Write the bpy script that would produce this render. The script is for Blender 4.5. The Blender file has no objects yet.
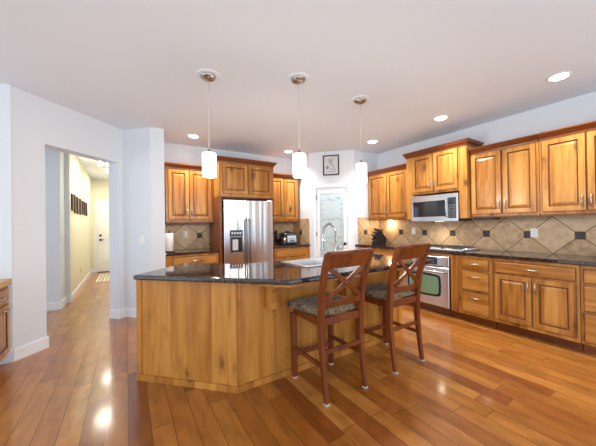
import bpy, bmesh, math, random
from mathutils import Vector, Matrix
random.seed(7)
C = bpy.context.scene.collection
PI = math.pi

# ------------------------------------------------------------------ camera
CAMZ = 1.3161
F_PX = 272.1006
yaw, pitch, roll = 0.5632, 0.0051, -0.0143
cd = bpy.data.cameras.new('camera'); cam = bpy.data.objects.new('camera', cd); C.objects.link(cam)
Fv = Vector((math.sin(yaw)*math.cos(pitch), math.cos(yaw)*math.cos(pitch), math.sin(pitch)))
r0 = Vector((math.cos(yaw), -math.sin(yaw), 0)); u0 = r0.cross(Fv)
rv = r0*math.cos(roll) + u0*math.sin(roll); uv = u0*math.cos(roll) - r0*math.sin(roll)
M = Matrix((rv, uv, -Fv)).transposed().to_4x4(); M.translation = Vector((0, 0, CAMZ))
cam.matrix_world = M
cd.sensor_width = 36; cd.lens = F_PX*36/596; cd.clip_start = 0.05
bpy.context.scene.camera = cam

# ------------------------------------------------------------------ world, lights, exposure
w = bpy.data.worlds.new('world'); bpy.context.scene.world = w; w.use_nodes = True
bg = w.node_tree.nodes['Background']
bg.inputs[0].default_value = (0.80, 0.90, 1.0, 1); bg.inputs[1].default_value = 1.75  # cool even fill, let in where the room is left open
vs = bpy.context.scene.view_settings
vs.view_transform = 'Standard'; vs.look = 'None'; vs.gamma = 1; vs.use_curve_mapping = False
vs.exposure = 0.42

def lamp(kind, name, loc, power, color=(1, .93, .84), size=.1, rot=(0, 0, 0), spot=2.4, blend=.8, parent=None):
    ld = bpy.data.lights.new(name, kind); ld.energy = power; ld.color = color
    if kind == 'AREA': ld.shape = 'DISK'; ld.size = size
    elif kind == 'SPOT': ld.spot_size = spot; ld.spot_blend = blend; ld.shadow_soft_size = size
    else: ld.shadow_soft_size = size
    o = bpy.data.objects.new(name, ld); C.objects.link(o); o.location = loc; o.rotation_euler = rot
    if parent: o.parent = parent
    return o
DOWN = 90
CAN = 16

# ------------------------------------------------------------------ materials
def new_mat(name):
    m = bpy.data.materials.new(name); m.use_nodes = True
    nt = m.node_tree; b = nt.nodes['Principled BSDF']
    return m, nt, b
def simple(name, col, rough=.5, metal=0, spec=.5, emit=None, es=1, coat=0, trans=0, ior=1.45):
    m, nt, b = new_mat(name)
    b.inputs['Base Color'].default_value = (*col, 1); b.inputs['Roughness'].default_value = rough
    b.inputs['Metallic'].default_value = metal; b.inputs['Specular IOR Level'].default_value = spec
    b.inputs['Coat Weight'].default_value = coat; b.inputs['Coat Roughness'].default_value = .08
    b.inputs['Transmission Weight'].default_value = trans; b.inputs['IOR'].default_value = ior
    if emit: b.inputs['Emission Color'].default_value = (*emit, 1); b.inputs['Emission Strength'].default_value = es
    return m
def N(nt, t, **kw):
    n = nt.nodes.new(t)
    for k, v in kw.items(): setattr(n, k, v)
    return n
def math_(nt, op, a, b=None, c=None):
    n = N(nt, 'ShaderNodeMath', operation=op)
    for i, v in enumerate((a, b, c)):
        if v is None: continue
        if isinstance(v, (int, float)): n.inputs[i].default_value = v
        else: nt.links.new(v, n.inputs[i])
    return n.outputs[0]
def ramp(nt, fac, stops, interp='LINEAR'):
    r = N(nt, 'ShaderNodeValToRGB'); r.color_ramp.interpolation = interp
    e = r.color_ramp.elements
    while len(e) < len(stops): e.new(.5)
    for el, (p, c) in zip(e, stops): el.position = p; el.color = (*c, 1)
    nt.links.new(fac, r.inputs[0]); return r.outputs[0]
def mix(nt, fac, a, b, blend='MIX'):
    n = N(nt, 'ShaderNodeMix', data_type='RGBA', blend_type=blend)
    if isinstance(fac, (int, float)): n.inputs[0].default_value = fac
    else: nt.links.new(fac, n.inputs[0])
    for i, v in ((6, a), (7, b)):
        if isinstance(v, tuple): n.inputs[i].default_value = (*v, 1)
        else: nt.links.new(v, n.inputs[i])
    return n.outputs[2]
def bump(nt, b, h, strength=.2, dist=.002):
    n = N(nt, 'ShaderNodeBump'); n.inputs['Strength'].default_value = strength; n.inputs['Distance'].default_value = dist
    nt.links.new(h, n.inputs['Height']); nt.links.new(n.outputs[0], b.inputs['Normal'])

def wood(name, light, mid, dark, axis=2, board=.11, rough=.32, knots=1.0, contrast=1.0):
    """knotty wood, grain along the object axis, tone changes from board to board"""
    m, nt, b = new_mat(name)
    tc = N(nt, 'ShaderNodeTexCoord'); oi = N(nt, 'ShaderNodeObjectInfo')
    sh = math_(nt, 'MULTIPLY', oi.outputs['Random'], 37.0)
    add = N(nt, 'ShaderNodeVectorMath', operation='ADD'); nt.links.new(tc.outputs['Object'], add.inputs[0]); nt.links.new(sh, add.inputs[1])
    P = add.outputs[0]
    sep = N(nt, 'ShaderNodeSeparateXYZ'); nt.links.new(P, sep.inputs[0])
    across = sep.outputs[0] if axis == 2 else sep.outputs[2]
    cell = math_(nt, 'FLOOR', math_(nt, 'DIVIDE', across, board))
    wn = N(nt, 'ShaderNodeTexWhiteNoise', noise_dimensions='1D'); nt.links.new(cell, wn.inputs['W'])
    sc = [9, 9, 9]; sc[axis] = .9
    mp = N(nt, 'ShaderNodeMapping'); mp.inputs['Scale'].default_value = sc; nt.links.new(P, mp.inputs[0])
    off = N(nt, 'ShaderNodeVectorMath', operation='ADD'); nt.links.new(mp.outputs[0], off.inputs[0])
    nt.links.new(math_(nt, 'MULTIPLY', wn.outputs[0], 9.0), off.inputs[1])
    g = N(nt, 'ShaderNodeTexNoise'); g.inputs['Scale'].default_value = 1.4; g.inputs['Detail'].default_value = 6
    g.inputs['Roughness'].default_value = .6; g.inputs['Distortion'].default_value = .9; nt.links.new(off.outputs[0], g.inputs[0])
    v = math_(nt, 'ADD', math_(nt, 'MULTIPLY', g.outputs[0], .95*contrast), math_(nt, 'MULTIPLY', wn.outputs[0], .22))
    col = ramp(nt, v, [(.30, dark), (.54, mid), (.80, light)])
    sc2 = [5, 5, 5]; sc2[axis] = 2.6
    mp2 = N(nt, 'ShaderNodeMapping'); mp2.inputs['Scale'].default_value = sc2; nt.links.new(P, mp2.inputs[0])
    nz = N(nt, 'ShaderNodeTexNoise'); nz.inputs['Scale'].default_value = 3; nt.links.new(mp2.outputs[0], nz.inputs[0])
    wob = N(nt, 'ShaderNodeVectorMath', operation='ADD'); nt.links.new(mp2.outputs[0], wob.inputs[0])
    nt.links.new(math_(nt, 'MULTIPLY', nz.outputs[0], .35), wob.inputs[1])
    vo = N(nt, 'ShaderNodeTexVoronoi'); vo.inputs['Scale'].default_value = 1.0; nt.links.new(wob.outputs[0], vo.inputs[0])
    k = ramp(nt, vo.outputs['Distance'], [(0.0, (1, 1, 1)), (.09, (1, 1, 1)), (.17, (.30,)*3), (.36, (0, 0, 0))])
    col = mix(nt, math_(nt, 'MULTIPLY', k, .75*knots), col, tuple(c*.32 for c in dark))
    nt.links.new(col, b.inputs['Base Color']); b.inputs['Roughness'].default_value = rough
    b.inputs['Coat Weight'].default_value = .10; b.inputs['Coat Roughness'].default_value = .15; b.inputs['Specular IOR Level'].default_value = .35
    bump(nt, b, g.outputs[0], .10, .002)
    return m

MAT = {}
CL, CM, CDK = (.60, .295, .068), (.43, .175, .032), (.22, .068, .010)
MAT['alder'] = wood('alder_wood', CL, CM, CDK)
MAT['alder_h'] = wood('alder_wood_crosswise', CL, CM, CDK, axis=0)
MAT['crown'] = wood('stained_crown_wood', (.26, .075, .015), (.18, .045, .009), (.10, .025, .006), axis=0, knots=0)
MAT['glaze'] = simple('dark_glaze', (.13, .04, .010), .5)
MAT['island'] = wood('island_wood', (.64, .315, .068), (.52, .215, .038), (.34, .12, .017), board=.135, knots=1.1, rough=.35, contrast=.85)
MAT['stool'] = wood('cherry_wood', (.24, .062, .012), (.155, .034, .007), (.08, .016, .004), knots=0, rough=.28)
MAT['nickel'] = simple('brushed_nickel', (.46, .42, .37), .28, 1)
MAT['black'] = simple('black_plastic', (.012, .012, .014), .25)
MAT['blackmetal'] = simple('dark_bronze', (.02, .017, .015), .3, .6)
MAT['castiron'] = simple('cast_iron', (.06, .062, .07), .35)
MAT['white'] = simple('white_trim_paint', (.86, .89, .94), .35)
MAT['whiteplastic'] = simple('white_plastic', (.88, .87, .84), .35)
MAT['canlight'] = simple('lamp_lens', (1, 1, 1), .4, emit=(1, .97, .92), es=14)
MAT['shade'] = simple('opal_glass_shade', (.95, .93, .88), .3, emit=(1, .95, .86), es=4.2)
MAT['paper'] = simple('white_paper', (.86, .86, .84), .9)
MAT['steeldark'] = simple('dark_steel', (.16, .165, .17), .3, 1)
MAT['glassblack'] = simple('black_glass', (.012, .014, .018), .05, spec=.8)
MAT['lcd'] = simple('display_glass', (.015, .03, .05), .08, spec=.8)
MAT['key'] = simple('button_print', (.16, .17, .19), .4)

def wall_mat(name, col):
    m, nt, b = new_mat(name)
    tc = N(nt, 'ShaderNodeTexCoord'); nz = N(nt, 'ShaderNodeTexNoise'); nz.inputs['Scale'].default_value = 60
    nt.links.new(tc.outputs['Object'], nz.inputs[0])
    b.inputs['Base Color'].default_value = (*col, 1); b.inputs['Roughness'].default_value = .75
    b.inputs['Specular IOR Level'].default_value = .25
    bump(nt, b, nz.outputs[0], .06, .003)
    return m
MAT['wall'] = wall_mat('pale_grey_wall_paint', (.745, .785, .835))
MAT['ceiling'] = wall_mat('ceiling_paint', (.79, .845, .915))
MAT['hall'] = wall_mat('cream_hall_paint', (.82, .80, .68))

def floor_mat():
    m, nt, b = new_mat('glossy_maple_planks')
    tc = N(nt, 'ShaderNodeTexCoord'); sep = N(nt, 'ShaderNodeSeparateXYZ'); nt.links.new(tc.outputs['Object'], sep.inputs[0])
    W, L = .127, 1.05
    u = math_(nt, 'DIVIDE', sep.outputs[0], W); ui = math_(nt, 'FLOOR', u)
    wn = N(nt, 'ShaderNodeTexWhiteNoise', noise_dimensions='1D'); nt.links.new(ui, wn.inputs['W'])
    v = math_(nt, 'ADD', math_(nt, 'DIVIDE', sep.outputs[1], L), math_(nt, 'MULTIPLY', wn.outputs[0], 7.3)); vi = math_(nt, 'FLOOR', v)
    cv = N(nt, 'ShaderNodeCombineXYZ'); nt.links.new(ui, cv.inputs[0]); nt.links.new(vi, cv.inputs[1])
    w2 = N(nt, 'ShaderNodeTexWhiteNoise', noise_dimensions='2D'); nt.links.new(cv.outputs[0], w2.inputs[0])
    tone = ramp(nt, w2.outputs[0], [(0, (.23, .060, .009)), (.07, (.30, .090, .013)), (.4, (.37, .130, .021)), (.75, (.41, .152, .027)), (1, (.47, .195, .038))])
    mp = N(nt, 'ShaderNodeMapping'); mp.inputs['Scale'].default_value = (8, 2.4, 1); nt.links.new(tc.outputs['Object'], mp.inputs[0])
    off = N(nt, 'ShaderNodeVectorMath', operation='ADD'); nt.links.new(mp.outputs[0], off.inputs[0])
    nt.links.new(math_(nt, 'MULTIPLY', w2.outputs[0], 13.0), off.inputs[1])
    g = N(nt, 'ShaderNodeTexNoise'); g.inputs['Scale'].default_value = 1.8; g.inputs['Detail'].default_value = 4; g.inputs['Roughness'].default_value = .5; g.inputs['Distortion'].default_value = .3
    nt.links.new(off.outputs[0], g.inputs[0])
    gr = ramp(nt, g.outputs[0], [(.25, (.66, .62, .58)), (.62, (1.08, 1.08, 1.08))])
    col = mix(nt, 1.0, tone, gr, 'MULTIPLY')
    vo = N(nt, 'ShaderNodeTexVoronoi'); vo.inputs['Scale'].default_value = 1.1
    mpk = N(nt, 'ShaderNodeMapping'); mpk.inputs['Scale'].default_value = (2.2, 1, 1); nt.links.new(tc.outputs['Object'], mpk.inputs[0]); nt.links.new(mpk.outputs[0], vo.inputs[0])
    kn = ramp(nt, vo.outputs['Distance'], [(0, (1, 1, 1)), (.025, (.5,)*3), (.045, (0, 0, 0))])
    col = mix(nt, math_(nt, 'MULTIPLY', kn, .7), col, (.05, .018, .006))
    fu = math_(nt, 'FRACT', u); fv = math_(nt, 'FRACT', v)
    eu = math_(nt, 'MULTIPLY', math_(nt, 'MINIMUM', fu, math_(nt, 'SUBTRACT', 1, fu)), W)
    ev = math_(nt, 'MULTIPLY', math_(nt, 'MINIMUM', fv, math_(nt, 'SUBTRACT', 1, fv)), L)
    e = math_(nt, 'MINIMUM', eu, ev)
    seam = ramp(nt, math_(nt, 'MULTIPLY', e, 100), [(.0, (1, 1, 1)), (.55, (0, 0, 0))])
    col = mix(nt, math_(nt, 'MULTIPLY', seam, .8), col, (.09, .028, .007))
    nt.links.new(col, b.inputs['Base Color'])
    n2 = N(nt, 'ShaderNodeTexNoise'); n2.inputs['Scale'].default_value = 6; n2.inputs['Detail'].default_value = 0
    nt.links.new(tc.outputs['Object'], n2.inputs[0])
    rg = N(nt, 'ShaderNodeMapRange'); rg.inputs[3].default_value = .29; rg.inputs[4].default_value = .38; nt.links.new(n2.outputs[0], rg.inputs[0])
    nt.links.new(rg.outputs[0], b.inputs['Roughness'])
    b.inputs['Coat Weight'].default_value = .72; b.inputs['Specular IOR Level'].default_value = .4; b.inputs['Coat Roughness'].default_value = .12
    h = math_(nt, 'ADD', math_(nt, 'MULTIPLY', n2.outputs[0], .8), math_(nt, 'MULTIPLY', ramp(nt, math_(nt, 'MULTIPLY', e, 100), [(0, (0, 0, 0)), (.5, (1, 1, 1))]), .25))
    bump(nt, b, n2.outputs[0], .12, .003)
    return m
MAT['floor'] = floor_mat()

def granite():
    m, nt, b = new_mat('dark_granite')
    tc = N(nt, 'ShaderNodeTexCoord')
    vo = N(nt, 'ShaderNodeTexVoronoi'); vo.inputs['Scale'].default_value = 230; nt.links.new(tc.outputs['Object'], vo.inputs[0])
    n1 = N(nt, 'ShaderNodeTexNoise'); n1.inputs['Scale'].default_value = 110; n1.inputs['Detail'].default_value = 4; nt.links.new(tc.outputs['Object'], n1.inputs[0])
    c1 = ramp(nt, n1.outputs[0], [(.40, (.006, .006, .009)), (.55, (.022, .018, .018)), (.62, (.14, .05, .028)), (.70, (.34, .22, .17))])
    sp = ramp(nt, vo.outputs['Color'], [(.84, (0, 0, 0)), (.92, (.16, .18, .25))])
    nt.links.new(mix(nt, .35, c1, sp, 'ADD'), b.inputs['Base Color'])
    b.inputs['Roughness'].default_value = .05; b.inputs['Specular IOR Level'].default_value = .6
    return m
MAT['granite'] = granite()

def steel(name, base=.62, rough=.22, streak=.0, axis=2):
    m, nt, b = new_mat(name)
    b.inputs['Metallic'].default_value = 1; b.inputs['Base Color'].default_value = (base, base*1.01, base*1.04, 1)
    b.inputs['Roughness'].default_value = rough
    tc = N(nt, 'ShaderNodeTexCoord'); mp = N(nt, 'ShaderNodeMapping')
    s = [1, 1, 1]; s[axis] = .03
    mp.inputs['Scale'].default_value = s; nt.links.new(tc.outputs['Object'], mp.inputs[0])
    n = N(nt, 'ShaderNodeTexNoise'); n.inputs['Scale'].default_value = 7.5; n.inputs['Detail'].default_value = 1.5; nt.links.new(mp.outputs[0], n.inputs[0])
    bump(nt, b, n.outputs[0], streak, .03)
    return m
MAT['steel'] = steel('stainless_steel', .60, .24)
MAT['fridge'] = steel('stainless_fridge_skin', .66, .22, .42)
MAT['sink'] = simple('satin_stainless_sink', (.70, .72, .75), .28, .85)

def tile_mat(u0, zc=1.143):
    m, nt, b = new_mat('travertine_diamond_tile')
    tc = N(nt, 'ShaderNodeTexCoord'); sep = N(nt, 'ShaderNodeSeparateXYZ'); nt.links.new(tc.outputs['Object'], sep.inputs[0])
    S, H = .480, .458
    u = math_(nt, 'DIVIDE', math_(nt, 'SUBTRACT', sep.outputs[0], u0), S); v = math_(nt, 'DIVIDE', math_(nt, 'SUBTRACT', sep.outputs[2], zc), H)
    a = math_(nt, 'ADD', u, v); c = math_(nt, 'SUBTRACT', u, v)
    def edge(x):
        f = math_(nt, 'FRACT', x); return math_(nt, 'MINIMUM', f, math_(nt, 'SUBTRACT', 1, f))
    e = math_(nt, 'MULTIPLY', math_(nt, 'MINIMUM', edge(a), edge(c)), .33)
    grout = ramp(nt, math_(nt, 'MULTIPLY', e, 100), [(.30, (1, 1, 1)), (.50, (0, 0, 0))])
    cv = N(nt, 'ShaderNodeCombineXYZ'); nt.links.new(math_(nt, 'FLOOR', a), cv.inputs[0]); nt.links.new(math_(nt, 'FLOOR', c), cv.inputs[1])
    wn = N(nt, 'ShaderNodeTexWhiteNoise', noise_dimensions='2D'); nt.links.new(cv.outputs[0], wn.inputs[0])
    n1 = N(nt, 'ShaderNodeTexNoise'); n1.inputs['Scale'].default_value = 13; n1.inputs['Detail'].default_value = 7; n1.inputs['Roughness'].default_value = .65
    nt.links.new(tc.outputs['Object'], n1.inputs[0])
    val = math_(nt, 'ADD', math_(nt, 'MULTIPLY', n1.outputs[0], .8), math_(nt, 'MULTIPLY', wn.outputs[0], .25))
    col = ramp(nt, val, [(.28, (.30, .175, .09)), (.5, (.52, .345, .195)), (.75, (.68, .50, .31))])
    col = mix(nt, grout, col, (.13, .07, .032))
    fu = math_(nt, 'ABSOLUTE', math_(nt, 'MULTIPLY', math_(nt, 'SUBTRACT', u, math_(nt, 'ROUND', u)), S))
    fv = math_(nt, 'ABSOLUTE', math_(nt, 'MULTIPLY', v, H))
    mx = math_(nt, 'MAXIMUM', fu, fv)
    ins = math_(nt, 'LESS_THAN', mx, .043); rim = math_(nt, 'LESS_THAN', mx, .047)
    n2 = N(nt, 'ShaderNodeTexNoise'); n2.inputs['Scale'].default_value = 90; nt.links.new(tc.outputs['Object'], n2.inputs[0])
    ic = ramp(nt, n2.outputs[0], [(.45, (.012, .009, .008)), (.6, (.05, .03, .02)), (.72, (.35, .26, .17))])
    col = mix(nt, rim, col, (.16, .10, .06)); col = mix(nt, ins, col, ic)
    nt.links.new(col, b.inputs['Base Color']); b.inputs['Roughness'].default_value = .42
    bump(nt, b, math_(nt, 'SUBTRACT', 1, grout), .5, .003)
    return m

def fabric():
    m, nt, b = new_mat('mottled_seat_fabric')
    tc = N(nt, 'ShaderNodeTexCoord'); mp = N(nt, 'ShaderNodeMapping'); mp.inputs['Scale'].default_value = (1, 1.8, 1); nt.links.new(tc.outputs['Object'], mp.inputs[0])
    n = N(nt, 'ShaderNodeTexNoise'); n.inputs['Scale'].default_value = 11; n.inputs['Detail'].default_value = 3; n.inputs['Distortion'].default_value = 2.2; nt.links.new(mp.outputs[0], n.inputs[0])
    nt.links.new(ramp(nt, n.outputs[0], [(.36, (.035, .020, .008)), (.46, (.14, .092, .040)), (.55, (.29, .215, .125)), (.66, (.15, .085, .03))]), b.inputs['Base Color'])
    b.inputs['Roughness'].default_value = .8; b.inputs['Sheen Weight'].default_value = .2
    return m
MAT['fabric'] = fabric()

# ------------------------------------------------------------------ mesh helpers
class MB:
    def __init__(s): s.bm = bmesh.new(); s.mats = []
    def mi(s, m):
        if m is None: m = MAT['white']
        if m not in s.mats: s.mats.append(m)
        return s.mats.index(m)
    def box(s, x0, x1, y0, y1, z0, z1, m=None, bev=0, seg=1):
        i = s.mi(m); r = bmesh.ops.create_cube(s.bm, size=1); vs_ = r['verts']
        for v in vs_:
            v.co = Vector((x0+(v.co.x+.5)*(x1-x0), y0+(v.co.y+.5)*(y1-y0), z0+(v.co.z+.5)*(z1-z0)))
        fs = set(f for v in vs_ for f in v.link_faces)
        for f in fs: f.material_index = i
        if bev:
            es = list(set(e for v in vs_ for e in v.link_edges))
            bmesh.ops.bevel(s.bm, geom=es, offset=bev, segments=seg, affect='EDGES', profile=.5, clamp_overlap=True, material=i)
        return s
    def prism(s, pts, z0, z1, m=None, bev=0, seg=2):
        i = s.mi(m)
        a = [s.bm.verts.new((x, y, z0)) for x, y in pts]; b = [s.bm.verts.new((x, y, z1)) for x, y in pts]
        n = len(pts); fs = [s.bm.faces.new(a[::-1]), s.bm.faces.new(b)]
        for k in range(n): fs.append(s.bm.faces.new((a[k], a[(k+1) % n], b[(k+1) % n], b[k])))
        for f in fs: f.material_index = i
        if bev:
            es = list(set(e for f in fs[:2] for e in f.edges))
            bmesh.ops.bevel(s.bm, geom=es, offset=bev, segments=seg, affect='EDGES', profile=.5, material=i)
        return s
    def prismx(s, pts, x0, x1, m=None):
        """profile of (y, z) points swept along x"""
        i = s.mi(m)
        a = [s.bm.verts.new((x0, y, z)) for y, z in pts]; b = [s.bm.verts.new((x1, y, z)) for y, z in pts]
        n = len(pts); fs = [s.bm.faces.new(a), s.bm.faces.new(b[::-1])]
        for k in range(n): fs.append(s.bm.faces.new((a[k], b[k], b[(k+1) % n], a[(k+1) % n])))
        for f in fs: f.material_index = i
        return s
    def rings(s, rings, m=None, close_ends=True, mats=None):
        vr = [[s.bm.verts.new(p) for p in r] for r in rings]; n = len(rings[0])
        for q in range(len(vr)-1):
            i = s.mi(mats[q] if mats else m)
            for k in range(n):
                f = s.bm.faces.new((vr[q][k], vr[q][(k+1) % n], vr[q+1][(k+1) % n], vr[q+1][k])); f.material_index = i; f.smooth = n > 6
        if close_ends:
            i = s.mi(mats[0] if mats else m); j = s.mi(mats[-1] if mats else m)
            s.bm.faces.new(vr[0][::-1]).material_index = i; s.bm.faces.new(vr[-1]).material_index = j
        return s
    def lathe(s, prof, m=None, n=32, c=(0, 0), mats=None):
        """prof: (r, z) from bottom to top"""
        return s.rings([[(c[0]+r*math.cos(2*PI*k/n), c[1]+r*math.sin(2*PI*k/n), z) for k in range(n)] for r, z in prof], m, True, mats)
    def tube(s, pts, r, m=None, n=8, up=Vector((0, 0, 1))):
        pts = [Vector(p) for p in pts]; R = []
        prev = None
        for k, p in enumerate(pts):
            t = (pts[min(k+1, len(pts)-1)]-pts[max(k-1, 0)]).normalized()
            if prev is None: a = t.cross(up); a = t.cross(Vector((1, 0, 0))) if a.length < 1e-3 else a
            else: a = prev-t*prev.dot(t)
            a.normalize(); prev = a; b = t.cross(a)
            rr = r[k] if isinstance(r, (list, tuple)) else r
            R.append([tuple(p+rr*(a*math.cos(2*PI*j/n)+b*math.sin(2*PI*j/n))) for j in range(n)])
        return s.rings(R, m)
    def bar(s, pts, wx, wd, m=None, side=Vector((1, 0, 0))):
        """square bar through pts; wx = width along 'side', wd = other size (lists allowed)"""
        pts = [Vector(p) for p in pts]; R = []
        for k, p in enumerate(pts):
            t = (pts[min(k+1, len(pts)-1)]-pts[max(k-1, 0)]).normalized()
            a = (side-t*side.dot(t)).normalized(); b = t.cross(a)
            x = (wx[k] if isinstance(wx, (list, tuple)) else wx)/2; d = (wd[k] if isinstance(wd, (list, tuple)) else wd)/2
            R.append([tuple(p+a*x*i+b*d*j) for i, j in ((-1, -1), (1, -1), (1, 1), (-1, 1))])
        return s.rings(R, m)
    def panel(s, x0, x1, z0, z1, y, prof, mats):
        """a panel facing -Y: prof = (inset, y offset) rings from the edge inwards"""
        R = [[(x0+i, y+d, z0+i), (x1-i, y+d, z0+i), (x1-i, y+d, z1-i), (x0+i, y+d, z1-i)] for i, d in prof]
        return s.rings(R, None, True, mats)
    def build(s, name, parent=None, bevel=0, smooth=False, loc=None, rotz=0):
        bmesh.ops.recalc_face_normals(s.bm, faces=s.bm.faces)
        me = bpy.data.meshes.new(name); s.bm.to_mesh(me); s.bm.free()
        for m in s.mats: me.materials.append(m)
        if smooth:
            for p in me.polygons: p.use_smooth = True
        o = bpy.data.objects.new(name, me); C.objects.link(o)
        if parent: o.parent = parent
        if loc: o.location = loc
        o.rotation_euler.z = rotz
        if bevel:
            md = o.modifiers.new('bevel', 'BEVEL'); md.width = bevel; md.segments = 2; md.limit_method = 'ANGLE'; md.angle_limit = .6
        return o
def thing(name, label, cat, loc=(0, 0, 0), rotz=0, group=None):
    o = bpy.data.objects.new(name, None); o.empty_display_size = .1; C.objects.link(o)
    o.location = loc; o.rotation_euler = (0, 0, rotz); o['label'] = label; o['category'] = cat
    if group: o['group'] = group
    return o
def tag(o, label, cat, group=None):
    o['label'] = label; o['category'] = cat
    if group: o['group'] = group
    return o
def struct(o): o['kind'] = 'structure'; return o
def dup(root, loc, rotz, label, group=None):
    r = root.copy(); C.objects.link(r); r.location = loc; r.rotation_euler = (0, 0, rotz); r['label'] = label
    if group: r['group'] = group
    for ch in list(root.children):
        c = ch.copy(); C.objects.link(c); c.parent = r
        for g in list(ch.children):
            d = g.copy(); C.objects.link(d); d.parent = c
    return r

# ------------------------------------------------------------------ the setting
H = 2.74
XW, YB, YP = 4.402, 5.10, 3.85
RW = -PI/2          # things on the right wall face -X
DG = -PI/4          # pantry wall
def st(name, mb): return struct(mb.build(name))
st('floor', MB().box(-4.2, XW+.12, -1.5, 10.0, -.06, 0, MAT['floor']))  # cut short behind so world fill reaches the ceiling from below
st('ceiling', MB().box(-4.2, XW+.12, -2.6, 10.0, H, H+.1, MAT['ceiling']))
st('wall_right', MB().box(XW, XW+.12, -2.6, YB+.12, 0, H, MAT['wall']))
st('wall_back', MB().box(.50, XW, YB, YB+.12, 0, H, MAT['wall']))
st('wall_pantry_side', MB().prism([(3.72, 3.85), (XW, 3.85), (XW, 3.95), (3.76, 3.95)], 0, H, MAT['wall']))
st('wall_pantry_return', MB().prism([(3.10, 4.47), (3.20, 4.51), (3.20, YB), (3.10, YB)], 0, H, MAT['wall']))
# pantry front wall in its own frame: local x runs along it, +y into the pantry
PL = (3.10, 4.47, 0)
def pan(name, mb, parent=None):
    return mb.build(name, parent, loc=None if parent else PL, rotz=0 if parent else DG)
DX0, DX1, DZ = .138, .744, 2.03
LW = math.hypot(.62, .62)
struct(pan('wall_pantry', MB().box(.0, DX0, 0, .10, 0, H, MAT['wall']).box(DX1, LW, 0, .10, 0, H, MAT['wall']).box(DX0, DX1, 0, .10, DZ, H, MAT['wall'])))
cas = MB()
cas.box(DX0-.062, DX0-.002, -.018, -.001, .0, DZ+.062, MAT['white'], .004).box(DX1+.002, DX1+.062, -.018, -.001, .0, DZ+.062, MAT['white'], .004).box(DX0-.002, DX1+.002, -.018, -.001, DZ+.002, DZ+.062, MAT['white'], .004)
struct(pan('trim_1', cas))
# the frosted glass pantry door
glass, gnt, gb = new_mat('frosted_glass')
gb.inputs['Base Color'].default_value = (.80, .90, .90, 1); gb.inputs['Roughness'].default_value = .5; gb.inputs['Transmission Weight'].default_value = .6
MAT['frost'] = glass
MAT['etch'] = simple('etched_lines', (.20, .33, .32), .6)
dr = bpy.data.objects.new('door_1', None); C.objects.link(dr); dr.location = PL; dr.rotation_euler.z = DG; struct(dr)
GX0, GX1, GZ0, GZ1 = .205, .670, .26, 1.925
a, b_ = DX0+.004, DX1-.004
slab = MB().box(a, GX0, .006, .041, .01, DZ-.004, MAT['white']).box(GX1, b_, .006, .041, .01, DZ-.004, MAT['white'])
slab.box(GX0, GX1, .006, .041, .01, GZ0, MAT['white']).box(GX0, GX1, .006, .041, GZ1, DZ-.004, MAT['white'])
pan('door_slab', slab, dr)
pan('glass_pane', MB().box(GX0, GX1, .020, .027, GZ0, GZ1, MAT['frost']), dr)
et = MB()
def curl(cx, cz, r, n=10, turns=.8, ph=0):
    et.tube([(cx+r*(1-.6*k/n)*math.cos(ph+turns*2*PI*k/n), .019, cz+r*(1-.6*k/n)*math.sin(ph+turns*2*PI*k/n)) for k in range(n+1)], .0028, MAT['etch'], 5)
rr = random.Random(4)
for zc in (1.80, 1.40, 1.06):
    for k in range(7):
        curl(GX0+.07+k*.054, zc+rr.uniform(-.02, .02), rr.uniform(.016, .032), ph=rr.uniform(0, 6))
for k in range(12): curl(GX0+.05, .5+k*.11, .018, ph=rr.uniform(0, 6))
for k in range(12): curl(GX1-.05, .5+k*.11, .018, ph=rr.uniform(0, 6))
pan('etched_vine_pattern', et, dr)
hn = MB()
for z in (.25, 1.12, 1.84): hn.box(DX0-.006, DX0+.008, -.021, .004, z-.045, z+.045, MAT['blackmetal'])
pan('hinges', hn, dr)
kb = MB(); kb.tube([(DX1-.055, .004, .93), (DX1-.055, -.004, .93)], .026, MAT['blackmetal'], 16).tube([(DX1-.055, -.004, .93), (DX1-.055, -.035, .93)], .010, MAT['blackmetal'], 10)
kb.tube([(DX1-.055, -.034+q*.006, .93) for q in range(0, -5, -1)], [.014, .024, .027, .023, .012], MAT['blackmetal'], 16)
pan('door_knob', kb, dr)
lamp('POINT', 'pantry_lamp', (3.95, 4.65, 2.3), 8, (.95, 1, 1), .1)

# opening wall at 45 degrees
ang = PI/4; OW = (-.957, 3.809, 0); OL = 1.311; OX0, OX1, OZ, OT = .293, 1.226, 2.243, .17
struct(MB().box(0, OX0, 0, OT, 0, H, MAT['wall']).box(OX1, OL, 0, OT, 0, H, MAT['wall']).box(OX0, OX1, 0, OT, OZ, H, MAT['wall']).build('wall_opening', loc=OW, rotz=ang))
st('wall_left', MB().prism([(-3.0, 3.79), (-.957, 3.79), (-.957, 3.812), (-1.04, 3.93), (-3.0, 3.93)], 0, H, MAT['wall']))
st('wall_column', MB().prism([(-.028, 4.738), (.30, 4.406), (.48, 4.406), (.48, YB+.12), (.30, YB+.12), (.30, 5.0), (-.15, 4.857)], 0, H, MAT['wall']))
st('wall_hall_right', MB().box(.30, .42, YB+.12, 9.87, 0, H, MAT['hall']))
st('wall_hall_far', MB().box(-1.0, .42, 9.87, 9.99, 0, H, MAT['hall']))
st('wall_hall_left', MB().box(-.97, -.84, 6.2, 9.87, 0, H, MAT['hall']))
st('wall_hall_corner', MB().box(-3.0, -.905, 5.79, 6.2, 0, H, MAT['wall']).box(-.905, -.845, 6.195, 6.215, 0, H, MAT['wall']))
BH, BT = .115, .014
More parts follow.
